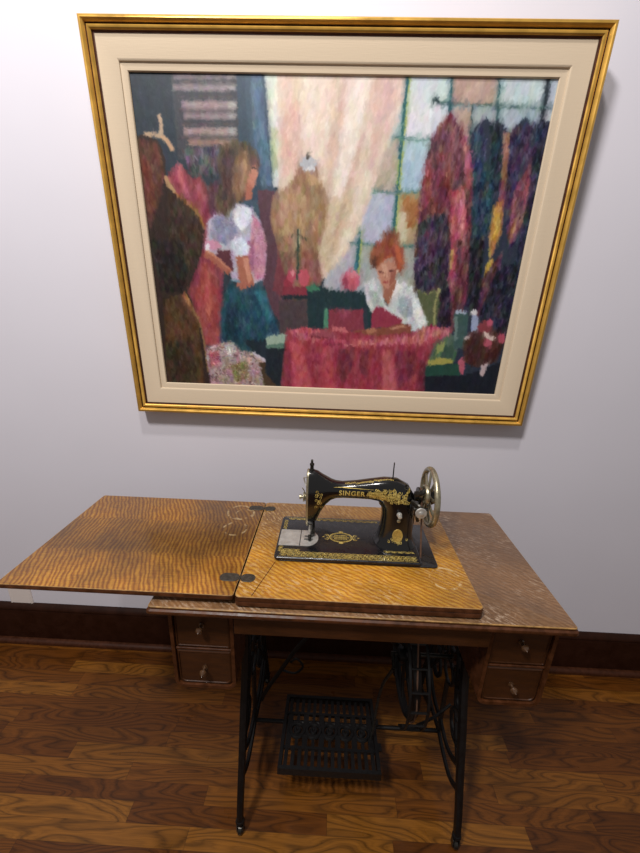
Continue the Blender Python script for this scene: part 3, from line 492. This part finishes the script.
# cast iron side frames
def iron_side(X):
    bm = B(); sd = (1, 0, 0)
    def Q(*p): return [(X, y, z) for y, z in p]
    yc = -.345
    for s in (1, -1):
        f = lambda y: yc+s*y
        leg = Q((f(-.085), .700), (f(-.088), .62), (f(-.078), .54), (f(-.092), .44), (f(-.13), .32), (f(-.165), .20), (f(-.195), .105), (f(-.209), .045))
        sweep(bm, leg, .011, .013, 8, sd, lambda t: 1.15-.35*t, 6, .7)
        sweep(bm, Q((f(-.03), .69), (f(-.05), .60), (f(-.025), .52), (f(-.05), .43), (f(-.075), .33), (f(-.135), .215)), .006, .007, 8, sd, None, 6)
        sweep(bm, Q((f(-.085), .50), (f(-.05), .47), (f(-.02), .50), (f(-.04), .53), (f(-.07), .52)), .0045, .005, 6, sd, None, 5)
        sweep(bm, Q((f(-.10), .40), (f(-.06), .375), (f(-.03), .40), (f(-.045), .43), (f(-.075), .425)), .0045, .005, 6, sd, None, 5)
        sweep(bm, Q((f(-.145), .27), (f(-.09), .25), (f(-.055), .275), (f(-.07), .305), (f(-.10), .30)), .0045, .005, 6, sd, None, 5)
        sweep(bm, Q((f(-.15), .215), (f(-.10), .17), (f(-.05), .155), (f(0), .165)), .006, .008, 6, sd, None, 6)
        sweep(bm, Q((f(-.178), .16), (f(-.12), .11), (f(-.06), .105), (f(0), .115)), .006, .007, 6, sd, None, 6)
        sweep(bm, Q((f(-.085), .645), (f(-.04), .62), (f(0), .64)), .005, .006, 6, sd, None, 6)
        sweep(bm, Q((f(-.08), .57), (f(-.04), .585), (f(0), .56)), .005, .006, 6, sd, None, 6)
        sweep(bm, Q((f(-.088), .68), (f(-.06), .655), (f(-.035), .675), (f(-.05), .695)), .0045, .006, 6, sd, None, 5)
        sweep(bm, Q((f(-.082), .60), (f(-.055), .56), (f(-.06), .51), (f(-.082), .48)), .005, .007, 6, sd, None, 6)
        sweep(bm, Q((f(-.095), .44), (f(-.065), .40), (f(-.075), .35), (f(-.12), .34)), .005, .007, 6, sd, None, 6)
        sweep(bm, Q((f(-.12), .345), (f(-.085), .33), (f(-.06), .28), (f(-.09), .235), (f(-.14), .255)), .005, .007, 6, sd, None, 6)
        lathe(bm, (X, f(-.209), .052), (0, 0, -1), [(0, .010), (.006, .012), (.012, .008), (.018, .006)], 14)
    ring(bm, (X, yc, .475), (1, 0, 0), .030, .005); ring(bm, (X, yc, .60), (1, 0, 0), .022, .0045); ring(bm, (X, yc, .36), (1, 0, 0), .034, .005)
    sweep(bm, Q((yc, .70), (yc, .625)), .006, .006, 6); sweep(bm, Q((yc, .575), (yc, .505)), .006, .006, 6); sweep(bm, Q((yc, .445), (yc, .395)), .006, .006, 6); sweep(bm, Q((yc, .325), (yc, .11)), .006, .007, 6)
    box(bm, X-.014, X+.014, yc-.13, yc+.13, .690, .700)
    for s in (1, -1): box(bm, X-.009, X+.009, yc+s*.10-.012, yc+s*.10+.012, .699, H-.021)
    o = obj('side_frame', bm, 'iron', T, label=None)
    for s in (1, -1):
        bm = B(); y = yc-s*.209; sweep(bm, [(X, y, .034), (X, y+.0, .028)], .006)
        for dx in (-.008, .008): box(bm, X+dx-.0015, X+dx+.0015, y-.007, y+.007, .008, .034, .0006)
        lathe(bm, (X-.006, y, .0125), (1, 0, 0), [(0, .010), (.002, .0125), (.010, .0125), (.012, .010)], 20)
        obj('caster', bm, 'darksteel', o)
iron_side(-.287); iron_side(.287)
bm = B(); yb = -.275
for s in (1, -1):
    sweep(bm, [(s*.283, yb, .10), (s*.262, yb, .15), (s*.215, yb, .24), (s*.155, yb, .35), (s*.08, yb, .44), (0, yb, .475), (-s*.10, yb, .52), (-s*.20, yb, .60), (-s*.283, yb, .67)], .0045, .007, 8, (0, 1, 0), None, 6)
    sweep(bm, [(s*.215, yb, .24), (s*.17, yb, .23), (s*.145, yb, .26), (s*.165, yb, .29), (s*.185, yb, .275)], .003, .004, 6, (0, 1, 0), None, 5)
ring(bm, (0, yb, .475), (0, 1, 0), .04, .005); obj('cross_brace', bm, 'iron', T)
bm = B(); lathe(bm, (-.286, -.345, .112), (1, 0, 0), [(0, .006), (.572, .006)], 12); obj('treadle_axle', bm, 'iron', T)
# pedal
bm = B(); px0, px1, py0, py1 = -.196, .089, -.492, -.262
def pz(y): return .150-(y-py0)*.16
def pbox(x0, x1, y0, y1, t0=-.010, t1=0):
    r = [[(x, y, pz(y)+t) for x, y in ((x0, y0), (x1, y0), (x1, y1), (x0, y1))] for t in (t1, t0)]; loft(bm, r)
pbox(px0, px1, py0, py0+.010, -.022, .003); pbox(px0, px1, py1-.010, py1, -.02, .004)
pbox(px0, px0+.010, py0+.01, py1-.01, -.02, .004); pbox(px1-.010, px1, py0+.01, py1-.01, -.02, .004)
pbox(px0+.01, px1-.01, py0+.058, py0+.066); pbox(px0+.01, px1-.01, py1-.066, py1-.058)
for k in range(14):
    x = px0+.019+k*.019
    for a, b in ((py0+.01, py0+.058), (py1-.058, py1-.01)): pbox(x-.005, x+.005, a, b, -.008, -.001)
for k in range(5):
    cx = px0+.045+k*.049; cy = (py0+py1)/2
    ring(bm, (cx, cy, pz(cy)-.004), (0, .16, 1), .021, .0062, 24, 6); ring(bm, (cx, cy, pz(cy)-.004), (0, .16, 1), .0075, .0055, 16, 6)
for k in range(6): x = px0+.0205+k*.049; pbox(x-.008, x+.008, py0+.066, py1-.066, -.008, -.001); pbox(x+.020, x+.029, py0+.066, py0+.088, -.008, -.001); pbox(x+.020, x+.029, py1-.088, py1-.066, -.008, -.001)
pd = obj('treadle_pedal', bm, 'iron', T, label='black openwork iron foot pedal', smooth=30)
for x in (px0+.02, px1-.02):
    bm = B(); lathe(bm, (x-.006, -.345, .112), (1, 0, 0), [(0, .011), (.012, .011)], 14); obj('pivot_boss', bm, 'iron', pd)
# fly wheel with guard, rod
WX, WY, WZ, WR = .150, -.358, .430, .150
bm = B(); ring(bm, (WX, WY, WZ), (1, 0, 0), WR-.010, .009, 56, 10, 1.2)
for k in range(6):
    a = 2*pi*k/6+.3; e = Vector((0, math.cos(a), math.sin(a))); n_ = Vector((0, -math.sin(a), math.cos(a)))
    sweep(bm, [Vector((WX, WY, WZ))+e*.018, Vector((WX, WY, WZ))+e*.08+n_*.012, Vector((WX, WY, WZ))+e*(WR-.014)], .005, .008, 8, (1, 0, 0), None, 5)
lathe(bm, (WX-.022, WY, WZ), (1, 0, 0), [(0, .012), (.004, .020), (.040, .020), (.044, .012)], 20)
obj('belt_wheel', bm, 'iron', T)
bm = B(); lathe(bm, (WX-.04, WY, WZ), (1, 0, 0), [(0, .006), (.175, .006)], 12)
sweep(bm, [(WX-.035, WY, WZ), (WX-.035, WY-.03, WZ-.02)], .005, .008); obj('wheel_shaft', bm, 'darksteel', T)
bm = B(); sweep(bm, [(WX-.037, WY-.03, WZ-.02), (WX-.06, WY-.01, .30), (px1-.02, -.40, .145)], .0045, .0045, 8, None, None, 6); obj('pitman_rod', bm, 'darksteel', T)
bm = B()
g1 = [(WX-.022, WY-.165*math.cos(t), WZ+.165*math.sin(t)) for t in np.linspace(-.9, 1.15, 14)]
sweep(bm, g1, .004, .003, 8); sweep(bm, [(p[0]+.045, p[1], p[2]) for p in g1], .004, .003, 8)
for k in range(0, 14, 2): sweep(bm, [g1[k], (g1[k][0]+.045, g1[k][1], g1[k][2])], .003, .003, 6)
sweep(bm, [g1[-1], (WX-.022, WY-.06, .655), (WX-.022, WY-.05, .6995)], .004, .004, 8, None, None, 4)
sweep(bm, [(WX+.023, p[1], p[2]) for p in g1[:1]]+[(WX+.08, WY-.07, WZ-.14), (.283, WY-.04, WZ-.13)], .004, .004, 8, None, None, 4)
obj('belt_guard', bm, 'iron', T)

# ============================================================ SEWING MACHINE
ZM = .8030; Z0 = ZL+.0012
K = empty('sewing_machine', (-.02, -.358, Z0), 'black antique sewing machine with gold scroll decals and silver handwheel, on the oak table', 'sewing machine')
MX0, MX1, MY0, MY1 = -.2080, .1740, -.446, -.268
bm = B(); slab(bm, MX0+.004, MX1, MY0+.001, MY1-.001, [(.002, Z0+.0035), (0, Z0+.002), (0, Z0), ], .010)
lathe(bm, (.150, -.428, Z0+.0034), (0, 0, 1), [(0, .0055), (.0006, .005), (.0007, .0005)], 16)
obj('base_plate', bm, 'bedblack', K)
bm = B(); slab(bm, MX0, .136, MY0, MY1, [(.0035, ZM), (.0015, ZM-.0006), (0, ZM-.0025), (0, Z0+.0045), (.001, Z0+.0036)], .009)
obj('bed', bm, 'bedblack', K, label='flat black machine bed')
bm = B(); sp = [(-.2035, -.335), (-.2035, -.401)]+[(-.135+.028*math.cos(t), -.368+.033*math.sin(t)) for t in np.linspace(-pi/2, pi/2, 14)]
loft(bm, [[(x, y, ZM+t) for x, y in sp] for t in (0, .0012)]); sl = obj('slide_plate', bm, 'nickel', K, label='silver slide plate with a rounded end', smooth=20)
bm = B(); box(bm, -.152, -.1515, -.4005, -.3355, ZM+.0012, ZM+.0014, .0001)
for yy in (-.376, -.372, -.364, -.360): box(bm, -.142, -.120, yy-.0008, yy+.0008, ZM+.001, ZM+.0022, .0002)
obj('feed_dog', bm, 'darksteel', sl)
# arm: one lofted casting
def sec(cx, cz, ang, hn, hy, dy=0., n=32, sq=.82):
    nx, nz = math.cos(ang), math.sin(ang); R = []; f = lambda v: math.copysign(abs(v)**sq, v)
    for j in range(n):
        t = 2*pi*j/n; a = hn*f(math.cos(t)); b = hy*f(math.sin(t)); R.append((cx+nx*a, -.358+dy+b, cz+nz*a))
    return R
D = math.radians
rg = [sec(.084, ZM+.0002, 0, .053, .046), sec(.084, ZM+.003, 0, .052, .045), sec(.084, ZM+.010, 0, .0465, .040), sec(.084, ZM+.026, 0, .0420, .0345), sec(.085, .855, 0, .0395, .031), sec(.085, .882, 0, .0385, .0295), sec(.0835, .902, 0, .0405, .0285),
      sec(.079, .920, D(18), .0435, .0285), sec(.071, .933, D(38), .0425, .028), sec(.058, .942, D(58), .0365, .027), sec(.040, .9450, D(76), .0300, .0255), sec(.014, .9440, D(88), .0245, .0238), sec(-.020, .9410, D(92), .0208, .0222), sec(-.052, .939, D(92), .0190, .0212),
      sec(-.068, .939, D(92), .0205, .0218), sec(-.080, .938, D(90), .0255, .0230), sec(-.092, .935, D(90), .0355, .0250), sec(-.103, .929, D(90), .0480, .0262), sec(-.113, .920, D(90), .0640, .0270), sec(-.122, .914, D(90), .0730, .0275), sec(-.134, .912, D(90), .0755, .0275)]
bm = B(); loft(bm, rg); bmesh.ops.recalc_face_normals(bm, faces=bm.faces)
bvh = BVHTree.FromBMesh(bm); arm = obj('arm', bm, 'japan', K, smooth=60, label='glossy black curved arm')
bm = B(); rg = [sec(-.1343, .912, D(90), .0760, .0280), sec(-.1375, .912, D(90), .0760, .0280), sec(-.1395, .912, D(90), .073, .0255)]; loft(bm, rg); obj('face_plate', bm, 'oldnickel', K, label='tarnished engraved end plate', smooth=40)
bm = B(); lathe(bm, (-.128, -.358, .982), (0, 0, 1), [(0, .006), (.006, .0062), (.007, .0045), (.016, .0042), (.017, .0055), (.021, .0055), (.022, .003), (.030, .0028), (.0315, .0015)], 16)
obj('pressure_screw', bm, 'darksteel', K)
bm = B(); lathe(bm, (-.138, -.366, .918), (-1, 0, 0), [(0, .007), (.003, .007), (.0035, .011), (.005, .0115), (.006, .006), (.007, .0115), (.009, .011), (.010, .004), (.013, .0035), (.0135, .0065), (.018, .006), (.0185, .002)], 20)
sweep(bm, [(-.139, -.366, .918), (-.145, -.366, .935), (-.149, -.372, .945)], .0012); obj('tension_dial', bm, 'oldnickel', K)
bm = B(); sweep(bm, [(-.139, -.353, .935), (-.146, -.345, .950), (-.147, -.350, .962), (-.141, -.356, .965)], .0016, sm=4); obj('take_up_lever', bm, 'nickel', K)
bm = B(); lathe(bm, (-.129, -.358, .845), (0, 0, -1), [(0, .0035), (.018, .0035), (.0185, .0045), (.026, .0045), (.0265, .0012), (.0405, .0007)], 12); obj('needle_bar', bm, 'nickel', K)
bm = B(); lathe(bm, (-.121, -.346, .845), (0, 0, -1), [(0, .0035), (.030, .0035), (.031, .003)], 12)
box(bm, -.1275, -.1165, -.362, -.345, .8085, .8105, .0006); sweep(bm, [(-.129, -.362, .8095), (-.129, -.376, .8065), (-.129, -.384, .8105)], .004, .0012, 8, (1, 0, 0)); sweep(bm, [(-.122, -.350, .818), (-.122, -.360, .8105)], .003, .003)
lathe(bm, (-.121, -.349, .822), (0, -1, 0), [(0, .002), (.008, .002), (.0085, .0045), (.012, .0045)], 10)
obj('presser_foot', bm, 'darksteel', K)
bm = B(); sweep(bm, [(-.118, -.338, .862), (-.112, -.322, .858), (-.106, -.312, .850)], .0022, sm=3); obj('presser_lever', bm, 'nickel', K)
bm = B(); lathe(bm, (.066, -.358, .962), (0, 0, 1), [(0, .005), (.007, .0045), (.008, .0016), (.052, .0014), (.0525, .0006)], 12); obj('spool_pin', bm, 'darksteel', K)
bm = B(); lathe(bm, (.0, -.358, .957), (0, 0, 1), [(0, .005), (.005, .0045), (.0055, .0015), (.008, .001)], 12); obj('oil_cap', bm, 'darksteel', K)
# hand wheel
HW = Vector((.158, -.358, .929)); hr = .0735
bm = B(); ring(bm, HW, (1, 0, 0), hr-.0065, .0062, 64, 12, 1.15)
for k in range(9):
    a = 2*pi*k/9; e = Vector((0, math.cos(a), math.sin(a))); n_ = Vector((0, -math.sin(a), math.cos(a)))
    sweep(bm, [HW+e*.020+Vector((-.004, 0, 0)), HW+e*.040+n_*.004+Vector((-.003, 0, 0)), HW+e*(hr-.010)], .0032, .0045, 8, (1, 0, 0), None, 4)
hw = obj('handwheel', bm, 'oldnickel', K, label='spoked silver handwheel', smooth=50)
bm = B(); lathe(bm, (.1225, -.358, .929), (1, 0, 0), [(0, .012), (.006, .012), (.0065, .022), (.010, .0225), (.0115, .018), (.0145, .018), (.016, .0225), (.0195, .022), (.020, .018), (.040, .019), (.046, .016), (.0475, .006)], 32); obj('wheel_hub', bm, 'darksteel', hw)
# bobbin winder hung on the arm
bm = B(); sweep(bm, [(.112, -.380, .925), (.124, -.398, .922), (.134, -.402, .912), (.136, -.400, .898)], .0045, .007, 8, None, None, 4)
sweep(bm, [(.116, -.384, .945), (.128, -.392, .955), (.138, -.392, .962), (.146, -.388, .958)], .004, .006, 8, None, None, 4)
box(bm, .112, .146, -.402, -.394, .914, .920); sweep(bm, [(.120, -.40, .918), (.122, -.402, .895), (.126, -.398, .885)], .003, .004, 8)
bw_ = obj('bobbin_winder', bm, 'darksteel', K)
bm = B(); lathe(bm, (.129, -.403, .9105), (0, -1, 0), [(-.006, .004), (0, .004), (.001, .0125), (.003, .0135), (.005, .0125), (.0055, .006), (.007, .0055), (.008, .001)], 24); obj('winder_gear', bm, 'nickel', bw_, label='small round silver winder disc')
bm = B(); lathe(bm, (.138, -.384, .948), (1, 0, 0), [(-.014, .003), (-.012, .008), (-.006, .0085), (-.004, .004), (.006, .004), (.007, .008), (.010, .008), (.011, .003)], 20); ring(bm, (.141, -.384, .948), (1, 0, 0), .0195, .0042, 32, 8, 1.3)
for k in range(5):
    e = Vector((0, math.cos(k*1.2566), math.sin(k*1.2566))); sweep(bm, [Vector((.141, -.384, .948))+e*.004, Vector((.141, -.384, .948))+e*.018], .002, .003)
obj('winder_pulley', bm, 'oldnickel', bw_)
# stitch lever and screws on the pillar
def hit(x, z, y0=-.6):
    r = bvh.ray_cast(Vector((x, y0, z)), Vector((0, 1, 0))); return r[0], r[1]
p, nn = hit(.084, .893); bm = B(); lathe(bm, p-Vector((0, -.001, 0)), nn, [(0, .0065), (.003, .0062), (.004, .003), (.010, .003), (.0105, .005), (.014, .0048), (.015, .001)], 18); obj('stitch_screw', bm, 'nickel', K)
p, nn = hit(.084, .876); bm = B(); lathe(bm, p-Vector((0, -.001, 0)), nn, [(0, .0045), (.002, .0045), (.0028, .003), (.003, .0005)], 16); obj('stitch_lever', bm, 'oldnickel', K)
# decals: thin gold transfers laid on the castings
def onarm(x, z, off=.0004):
    h = hit(x, z); return h[0]+h[1]*off if h[0] else None
def onbed(x, y, off=.0003): return Vector((x, y, ZM+off))
def ribbon(bm, P, wd, fn):
    V = []
    for i, p in enumerate(P):
        a = P[max(i-1, 0)]; b = P[min(i+1, len(P)-1)]; dx, dy = b[0]-a[0], b[1]-a[1]; l = math.hypot(dx, dy) or 1
        k = wd*(.35+.65*math.sin(pi*min(1, max(0, (i+.5)/len(P)))))
        q1 = fn(p[0]-dy/l*k, p[1]+dx/l*k); q2 = fn(p[0]+dy/l*k, p[1]-dx/l*k)
        V.append((bm.verts.new(q1), bm.verts.new(q2)) if q1 and q2 else None)
    for a, b in zip(V, V[1:]):
        if a and b: bm.faces.new((a[0], b[0], b[1], a[1]))
def loop(bm, cx, cy, rx, ry, wd, fn, n=44):
    V = [(bm.verts.new(fn(cx+(rx+wd)*math.cos(t), cy+(ry+wd)*math.sin(t))), bm.verts.new(fn(cx+(rx-wd)*math.cos(t), cy+(ry-wd)*math.sin(t)))) for t in np.linspace(0, 2*pi, n+1)[:-1]]
    for k in range(n): a = V[k]; b = V[(k+1) % n]; bm.faces.new((a[0], b[0], b[1], a[1]))
def curl(cx, cy, r, a0, turns, hand, grow=.85, n=18):
    return [(cx+r*(1-grow*t)*math.cos(a0+hand*turns*2*pi*t), cy+r*(1-grow*t)*math.sin(a0+hand*turns*2*pi*t)) for t in np.linspace(0, 1, n)]
def disc(bm, cx, cy, rx, ry, fn, n=14):
    V = [fn(cx+rx*math.cos(2*pi*j/n), cy+ry*math.sin(2*pi*j/n)) for j in range(n)]
    if all(V): bm.faces.new([bm.verts.new(v) for v in V])
rn = random.Random(4)
bm = B()
def border(p0, p1, n, w_):            # running scroll between two lines
    for k in range(n):
        t = (k+.5)/n; x = p0[0]+(p1[0]-p0[0])*t; y = p0[1]+(p1[1]-p0[1])*t; h_ = 1 if k % 2 else -1
        ribbon(bm, curl(x, y, w_, rn.random()*.8+(0 if h_ > 0 else pi), 1.25, h_), w_*.17, onbed)
        disc(bm, x+w_*.9, y+h_*w_*.5, w_*.28, w_*.2, onbed, 8); disc(bm, x-w_*.7, y-h_*w_*.7, w_*.2, w_*.3, onbed, 8)
border((-.194, -.4350), (.125, -.4350), 44, .0052); border((-.194, -.4265), (.125, -.4265), 40, .0048); border((-.196, -.4185), (-.150, -.4185), 6, .0048)
border((-.196, -.424), (-.196, -.406), 4, .005); border((-.190, -.282), (.05, -.282), 27, .0045); border((-.196, -.330), (-.196, -.290), 7, .0045)
for q in ((-.1985, -.4415, .128, -.4415), (-.1985, -.276, .06, -.276)): ribbon(bm, [(q[0]+(q[2]-q[0])*t, q[1]+(q[3]-q[1])*t) for t in np.linspace(0, 1, 20)], .0007, onbed)
disc(bm, -.035, -.433, .006, .006, onbed)
mx, my = -.050, -.358
loop(bm, mx, my, .0285, .0195, .0011, onbed); loop(bm, mx, my, .0250, .0160, .0005, onbed)
for yy in (-.0068, .0, .0068):
    for k in range(9):
        if abs(k-4)*.0045 < .0195-abs(yy)*.8: ribbon(bm, curl(mx+(k-4)*.0047, my+yy, .0026, k, .9, 1, .6, 10), .0008, onbed)
for s in (1, -1):
    ribbon(bm, curl(mx+s*.035, my+.006, .006, pi/2-s*pi/2, 1.1, s), .001, onbed); ribbon(bm, curl(mx+s*.035, my-.006, .006, pi/2-s*pi/2, 1.1, -s), .001, onbed)
    disc(bm, mx, my+s*.0235, .006, .003, onbed); disc(bm, mx+s*.044, my, .003, .0015, onbed)
border((.052, -.408), (.124, -.408), 9, .0042)
obj('bed_decal', bm, 'gold', K, label='gold scroll border and oval emblem on the bed', smooth=0)
bm = B()
for k in range(110):
    x = .006+.100*rn.random(); z = .9545-.034*rn.random()*min(1, .45+(x-.006)*9)
    if x < .025: z = .946-.012*rn.random()
    ribbon(bm, curl(x, z, .0030+.0026*rn.random(), rn.random()*6, 1.2, rn.choice((1, -1))), .0009, onarm); disc(bm, x+.004*rn.random(), z+.004*(rn.random()-.5), .0013, .0011, onarm, 8)
for k in range(44): x = -.075+k*.0035; disc(bm, x, .9255+(.004*math.sin((x+.075)*20) if x > 0 else 0), .0009, .0007, onarm, 6)
ribbon(bm, [(x, .9525) for x in np.linspace(-.075, .02, 30)], .0006, onarm); ribbon(bm, [(x, .9268) for x in np.linspace(-.075, .02, 30)], .0006, onarm)
obj('arm_decal', bm, 'gold', K, label='gold scrollwork on the arm', smooth=0); bm = B()
for k in range(16):
    a = rn.random()*6.28; ribbon(bm, curl(.062+.05*rn.random(), ZM+.016+.012*rn.random(), .0035, a, 1.1, rn.choice((1, -1))), .0007, onarm)
obj('pillar_decal', bm, 'gold', K, smooth=0); bm = B()
for k in range(14): ribbon(bm, curl(-.116+.014*rn.random(), .90+.05*rn.random(), .004, rn.random()*6, 1.1, rn.choice((1, -1))), .0006, onarm)
def ontop(x, y):
    r = bvh.ray_cast(Vector((x, y, 1.2)), Vector((0, 0, -1))); return r[0]+r[1]*.0004 if r[0] else None
obj('head_decal', bm, 'gold', K, smooth=0); bm = B()
for k in range(22): ribbon(bm, curl(-.045+k*.0052, -.368+.004*rn.random(), .0032, rn.random()*6, 1.1, (-1)**k), .0007, ontop)
obj('spine_decal', bm, 'gold', K, label='gold scrolls along the top of the arm', smooth=0)
# lettering
cu = bpy.data.curves.new('lettering', 'FONT'); cu.body = 'SINGER'; cu.size = .0165; cu.align_x = 'CENTER'; cu.align_y = 'CENTER'; cu.offset = .0004; cu.space_character = 1.12; cu.resolution_u = 3
to = bpy.data.objects.new('lettering', cu); S.collection.objects.link(to); bpy.context.view_layer.update()
tm = bpy.data.meshes.new_from_object(to.evaluated_get(bpy.context.evaluated_depsgraph_get())); bpy.data.objects.remove(to)
bm = B(); bm.from_mesh(tm); bmesh.ops.triangulate(bm, faces=bm.faces); bmesh.ops.subdivide_edges(bm, edges=bm.edges, cuts=1)
for v in bm.verts:
    q = onarm(-.031+v.co.x*1.02, .9395+v.co.y, .0006)
    if q: v.co = q
obj('lettering', bm, 'gold', K, label='maker name in gold letters', smooth=0)
# oval badge
p, nn = hit(.084, .838); bm = B(); s, t = frame_of(nn)
rr_ = []
for h_, k in ((-.002, 1.), (.0012, 1.), (.0018, .94), (.0014, .88), (.0014, .05)): rr_.append([p+nn*h_+(s*math.cos(2*pi*j/28)*.0125+t*math.sin(2*pi*j/28)*.0165)*k for j in range(28)])
loft(bm, rr_); bd = obj('badge', bm, 'brass', K, label='small oval brass badge')

# ============================================================ DRIVE BELT (upper loop on the machine, the rest under the table)
pr_, py, pzz = .0175, -.358, .929; zc = ZL+.004; tq = (pzz-zc)/(pzz-WZ)
def strand(sg, t): return (.1355+.0145*t, py+sg*(.0195+(WR+.001-.0195)*t), pzz+(WZ-pzz)*t)
bm = B(); P = [strand(1, t) for t in np.linspace(tq, .03, 8)]+[(.1355, py+pr_*math.cos(a)*1.12, pzz+pr_*math.sin(a)*1.12) for a in np.linspace(0, pi, 12)]+[strand(-1, t) for t in np.linspace(.03, tq, 8)]
sweep(bm, P, .0022, .0022, 8); obj('drive_belt', bm, 'leather', K, label='thin brown leather belt over the pulley')
bm = B(); tq2 = (pzz-.742)/(pzz-WZ)
P = [strand(-1, t) for t in np.linspace(tq2, 1, 12)]+[(WX, WY+(WR+.0015)*math.cos(a), WZ+(WR+.0015)*math.sin(a)) for a in np.linspace(pi*1.04, 2*pi*.985, 26)]+[strand(1, t) for t in np.linspace(.95, tq2, 12)]
sweep(bm, P, .0022, .0022, 8); obj('drive_belt', bm, 'leather', T, label='leather belt around the iron wheel')
